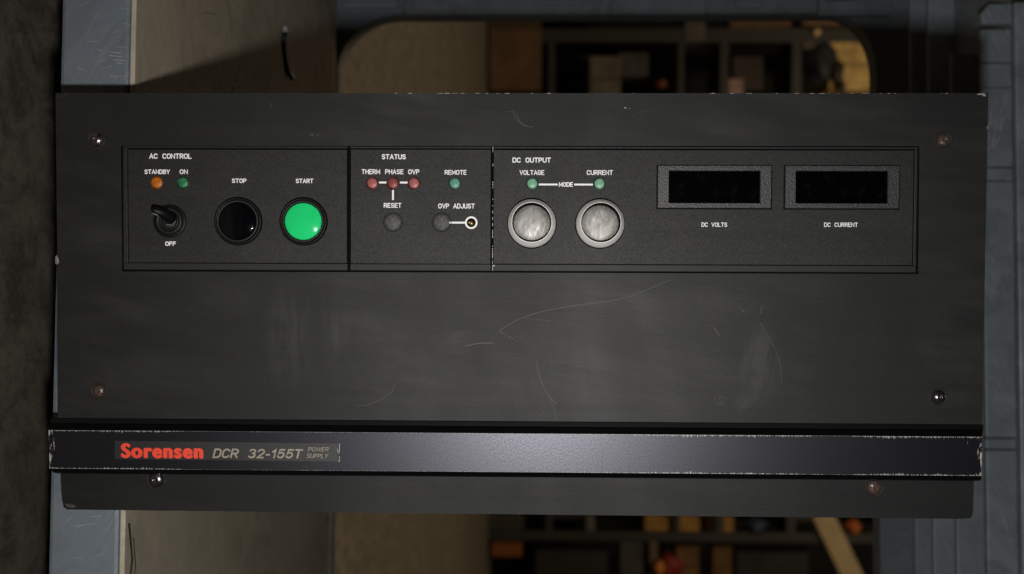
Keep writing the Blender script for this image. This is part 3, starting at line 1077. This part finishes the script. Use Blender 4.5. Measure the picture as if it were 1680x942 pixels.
# handle bar: a wide front face between two black chamfers
mb = MB()
prof = [(-170.1, 0.0), (-170.4, 1.6), (-172.6, 2.4), (-173.0, 5.2), (-175.6, 9.0), (-195.5, 9.0), (-198.2, 5.5), (-199.3, 1.5), (-199.3, 0.0)]
n = len(prof)
xl = [-3.0, -3.2, -3.0, -2.0, -1.0, -0.7, -0.2, 0.4, 0.6]
xr = [482.5, 482.4, 482.0, 480.6, 478.8, 479.0, 480.0, 480.6, 480.8]
vs = [(xl[i], prof[i][0], prof[i][1]) for i in range(n)] + [(xr[i], prof[i][0], prof[i][1]) for i in range(n)]
v, fs = mb.add(vs, [(i, (i + 1) % n, n + (i + 1) % n, n + i) for i in range(n)] + [tuple(range(n)), tuple(range(n, 2 * n))], 1)
fs[4].material_index = 0
for xx, ya, yb in ((285.7, -177, -194.5), (299.8, -181, -195), (292, -176, -179), (312, -189, -195)):
    mb.ribbon([(xx, ya), (xx + 0.1, yb)], 0.09, 9.02, 1)
hb = part('handle_bar', mb, [M['handle'], M['chamfer']], ps, at=(0, 0, 0))
ZH = 9.0
mb = MB()
mb.prism([(33.6, -190.4), (149.9, -190.8), (149.9, -181.3), (33.6, -180.8)], ZH - 0.5, ZH + 0.14, 0, 0.05)
npl = part('nameplate', mb, M['nameplate'], hb, at=(0, 0, 0))
mb = MB()
mb.ribbon([(150.5, -181.5), (150.5, -186.0)], 0.28, ZH + 0.05)
mb.ribbon([(149.5, -184.2), (150.1, -186.5)], 0.3, ZH + 0.19)
mb.ribbon([(150.5, -188.0), (150.5, -190.6), (149.6, -190.6)], 0.28, ZH + 0.06)
part('torn_edge', mb, M['chip'], hb)
font_word('Sorensen', 37.4, -189.55, 41.9, 7.3, hb, M['red_ink'], ZH + 0.19, 0.0, 0.010, 'red lettering reading Sorensen', 1.16, 0.56)
word('DCR 32-155T', 84.6, -189.4, 47.4, 4.95, hb, 0.76, ZH + 0.15, 'gold_ink', 0.26, 'pale gold slanted lettering')
word('POWER', 134.1, -185.6, 11.2, 2.2, hb, 0.24, ZH + 0.15, 'gold_ink', 0.26, 'small slanted lettering')
word('SUPPLY', 133.4, -189.05, 11.5, 2.3, hb, 0.24, ZH + 0.15, 'gold_ink', 0.26, 'small slanted lettering')

# ------------------------------------------------------------------ things behind, out of focus
D = 8600.0
K = D / 1800.0


def bx(px, d=0):
    return 252 + (px - 881) * (D - d) / 1800


def by(py, d=0):
    return -111.5 - (py - 507) * (D - d) / 1800


ZR = 571 - D
rack = empty('storage_rack', (FLOOR, by(470), ZR - 400), 'dull grey steel storage rack standing far behind the power supply', 'rack')
mb0 = None
for py, wpx in ((62, 22), (881, 16)):
    for dz in (0, -900):
        mb = MB()
        mb.box(FLOOR, bx(1720), by(py + wpx / 2), by(py - wpx / 2), ZR + dz - 60, ZR + dz, 0, 4)
        part('post', mb, M['rack'], rack)
LEV = [(897, 907), (1108, 1118), (1176, 1190), (1292, 1308), (1470, 1484)]
for a, b in LEV:
    mb = MB()
    mb.box(bx(a), bx(b), by(890), by(50), ZR - 55, ZR - 5, 0, 3)
    part('beam', mb, M['rack'], rack)
    mb = MB()
    mb.box(bx(b) - 24, bx(b) + 6, by(889), by(51), ZR - 900, ZR - 56, 0, 2)
    part('shelf_board', mb, M['rackboard'], rack)


def carton(name, px0, px1, py0, py1, col, label, cat, depth=300, dz=-60, group=None, bev=6, tape=True, tilt=0.0):
    x0, x1 = bx(px0, dz), bx(px1, dz)
    y0, y1 = by(py1, dz), by(py0, dz)
    cx, cy = x0, (y0 + y1) / 2
    o = empty(name, (cx, cy, ZR + dz - depth / 2), label, cat, group, Matrix.Rotation(R(tilt), 4, 'Z'))
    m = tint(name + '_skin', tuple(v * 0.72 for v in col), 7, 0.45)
    mb = MB()
    mb.box(x0, x1 - 3, y0, y1, ZR + dz - depth, ZR + dz, 0, bev)
    part('body', mb, m, o)
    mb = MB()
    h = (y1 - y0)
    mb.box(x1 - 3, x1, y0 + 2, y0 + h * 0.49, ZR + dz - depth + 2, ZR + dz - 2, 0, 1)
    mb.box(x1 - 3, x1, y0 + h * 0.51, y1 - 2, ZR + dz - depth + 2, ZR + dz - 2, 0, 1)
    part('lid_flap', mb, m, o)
    if tape and h > 120:
        mb = MB()
        mb.box(x0 + (x1 - x0) * 0.05, x1 - 4, y0 + h * 0.46, y0 + h * 0.54, ZR + dz - 1, ZR + dz + 2, 0, 0.5)
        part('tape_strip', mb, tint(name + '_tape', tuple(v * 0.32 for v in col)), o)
    return o


G1 = None
# upper gap in the photo (real left)
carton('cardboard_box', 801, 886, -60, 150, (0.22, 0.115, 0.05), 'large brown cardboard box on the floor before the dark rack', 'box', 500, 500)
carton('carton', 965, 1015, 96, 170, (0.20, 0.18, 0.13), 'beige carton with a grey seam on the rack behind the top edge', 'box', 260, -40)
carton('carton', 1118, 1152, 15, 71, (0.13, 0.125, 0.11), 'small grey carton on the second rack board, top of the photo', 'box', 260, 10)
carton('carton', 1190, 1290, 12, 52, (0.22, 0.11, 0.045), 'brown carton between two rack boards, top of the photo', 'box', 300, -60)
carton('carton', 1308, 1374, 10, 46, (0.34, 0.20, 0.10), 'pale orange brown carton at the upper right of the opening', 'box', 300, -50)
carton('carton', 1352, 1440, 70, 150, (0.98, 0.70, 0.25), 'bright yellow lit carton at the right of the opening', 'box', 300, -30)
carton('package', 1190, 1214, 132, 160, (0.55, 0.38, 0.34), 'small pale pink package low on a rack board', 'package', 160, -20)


def blob(name, px, py, r, col, label, cat, seed, squash=(1, 1, 1), dz=-80):
    rg = random.Random(seed)
    bm = bmesh.new()
    bmesh.ops.create_icosphere(bm, subdivisions=3, radius=1)
    ph = [rg.uniform(0, 6) for _ in range(6)]
    for v in bm.verts:
        c = v.co
        k = 1 + 0.16 * math.sin(3 * c.x + ph[0]) * math.sin(4 * c.y + ph[1]) + 0.1 * math.sin(7 * c.z + ph[2] + 3 * c.x)
        v.co = Vector((c.x * squash[0], c.y * squash[1], c.z * squash[2])) * k * r * K
    for f in bm.faces:
        f.smooth = True
    return part(name, bm, tint(name + '_skin', col), at=(bx(px, dz), by(py, dz), ZR + dz), label=label, cat=cat)


blob('bundle', 1336, 108, 34, (0.018, 0.022, 0.03), 'dark blue black plastic bundle beside the yellow carton', 'bundle', 3, (0.75, 1.1, 0.8))
blob('ball', 1331, 57, 6, (0.75, 0.55, 0.32), 'small round pale ball against the rack post, top right of the opening', 'ball', 5, (1, 1, 1), 20)
blob('bag', 1081, 140, 7, (0.16, 0.035, 0.02), 'small red bag on the rack beside the top edge', 'bag', 8, (1.3, 1, 1), -60)
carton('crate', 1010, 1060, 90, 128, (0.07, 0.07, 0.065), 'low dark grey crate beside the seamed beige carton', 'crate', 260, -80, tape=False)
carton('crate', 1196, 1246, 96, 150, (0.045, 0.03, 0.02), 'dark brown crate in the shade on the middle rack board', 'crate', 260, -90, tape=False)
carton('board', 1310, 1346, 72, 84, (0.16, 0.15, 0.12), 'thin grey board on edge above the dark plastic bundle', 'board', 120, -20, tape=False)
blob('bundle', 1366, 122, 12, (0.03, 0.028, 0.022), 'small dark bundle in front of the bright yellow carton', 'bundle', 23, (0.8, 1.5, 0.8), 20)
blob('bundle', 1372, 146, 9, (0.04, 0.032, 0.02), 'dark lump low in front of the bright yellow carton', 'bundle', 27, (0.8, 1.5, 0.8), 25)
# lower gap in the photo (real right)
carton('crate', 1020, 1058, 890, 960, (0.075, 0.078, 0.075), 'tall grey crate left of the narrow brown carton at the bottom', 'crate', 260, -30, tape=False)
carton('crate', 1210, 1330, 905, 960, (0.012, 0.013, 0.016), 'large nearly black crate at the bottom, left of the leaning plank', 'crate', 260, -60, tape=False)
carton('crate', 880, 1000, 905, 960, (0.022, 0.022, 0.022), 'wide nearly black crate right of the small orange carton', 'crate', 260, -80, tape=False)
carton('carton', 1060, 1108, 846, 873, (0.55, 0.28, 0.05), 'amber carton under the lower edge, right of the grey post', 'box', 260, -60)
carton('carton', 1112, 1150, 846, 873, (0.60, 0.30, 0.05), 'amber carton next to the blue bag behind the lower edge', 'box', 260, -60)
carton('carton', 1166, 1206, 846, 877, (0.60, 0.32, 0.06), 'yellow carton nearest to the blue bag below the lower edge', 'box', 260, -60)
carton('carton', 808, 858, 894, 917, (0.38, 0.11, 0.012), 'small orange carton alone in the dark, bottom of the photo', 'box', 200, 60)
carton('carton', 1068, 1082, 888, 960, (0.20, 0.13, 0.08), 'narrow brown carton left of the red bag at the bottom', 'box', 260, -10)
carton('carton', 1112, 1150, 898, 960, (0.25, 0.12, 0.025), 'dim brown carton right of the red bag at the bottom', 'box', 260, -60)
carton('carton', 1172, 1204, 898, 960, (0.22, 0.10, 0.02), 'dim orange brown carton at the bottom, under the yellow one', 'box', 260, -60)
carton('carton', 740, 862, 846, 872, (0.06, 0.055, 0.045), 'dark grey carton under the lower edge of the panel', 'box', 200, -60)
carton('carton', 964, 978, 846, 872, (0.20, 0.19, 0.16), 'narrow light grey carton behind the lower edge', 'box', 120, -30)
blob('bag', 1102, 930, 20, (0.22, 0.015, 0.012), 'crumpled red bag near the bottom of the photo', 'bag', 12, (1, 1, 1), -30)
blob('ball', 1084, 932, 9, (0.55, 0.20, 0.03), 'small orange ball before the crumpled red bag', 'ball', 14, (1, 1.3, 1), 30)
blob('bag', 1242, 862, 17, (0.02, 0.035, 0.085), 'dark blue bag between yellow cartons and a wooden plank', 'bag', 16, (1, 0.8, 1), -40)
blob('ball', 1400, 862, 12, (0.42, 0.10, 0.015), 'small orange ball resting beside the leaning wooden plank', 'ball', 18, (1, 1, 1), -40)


def plank(name, p0, p1, wpx, col, label, dz):
    a = Vector((bx(p0[0], dz), by(p0[1], dz), ZR + dz))
    b = Vector((bx(p1[0], dz), by(p1[1], dz), ZR + dz - 60))
    d = (b - a).normalized()
    nrm = Vector((-d.y, d.x, 0)).normalized() * wpx * K / 2
    mb = MB()
    t = Vector((0, 0, -45))
    vs = [a + nrm, a - nrm, b - nrm, b + nrm]
    vs = vs + [q + t for q in vs]
    v, f = mb.add([tuple(q) for q in vs], [(0, 1, 2, 3), (7, 6, 5, 4), (0, 4, 5, 1), (1, 5, 6, 2), (2, 6, 7, 3), (3, 7, 4, 0)])
    bmesh.ops.bevel(mb.bm, geom=list({e for q in f for e in q.edges}), offset=5, segments=2, affect='EDGES')
    part(name, mb, tint(name + '_wood', col, 5), label=label, cat='plank')


plank('plank', (1350, 840), (1424, 985), 34, (0.55, 0.43, 0.25), 'pale wooden plank leaning at an angle, bottom right', 60)
plank('plank', (738, 880), (722, 985), 12, (0.16, 0.095, 0.05), 'thin brown plank standing at the floor edge, bottom left', 100)

# thin black strap lying on the shelf board
mb = MB()
s_ = SHELF + 1.2
mb.tube([(s_ + 2, 156, -382), (s_ + 0.8, 149, -384), (s_, 138, -391), (s_ + 0.4, 127, -398), (s_ + 3, 122, -408)], [2.4, 2.2, 2.0, 2.2, 2.8], 0, 8)
mb.tube([(s_ + 2.3, 161, -381), (s_ + 2.1, 155, -382)], [2.8, 2.7], 1, 8)
stp = part('strap', mb, [M['blackplastic'], M['chip']], label='short black strap with a bright tip lying on the tan board', cat='strap')
stp.matrix_world = FRAME @ Matrix.Translation(Vector((FLOOR, 0, -38)) * MM) @ Matrix.Rotation(R(-4.2), 4, 'X') @ Matrix.Translation(Vector((-FLOOR, 0, 38)) * MM)
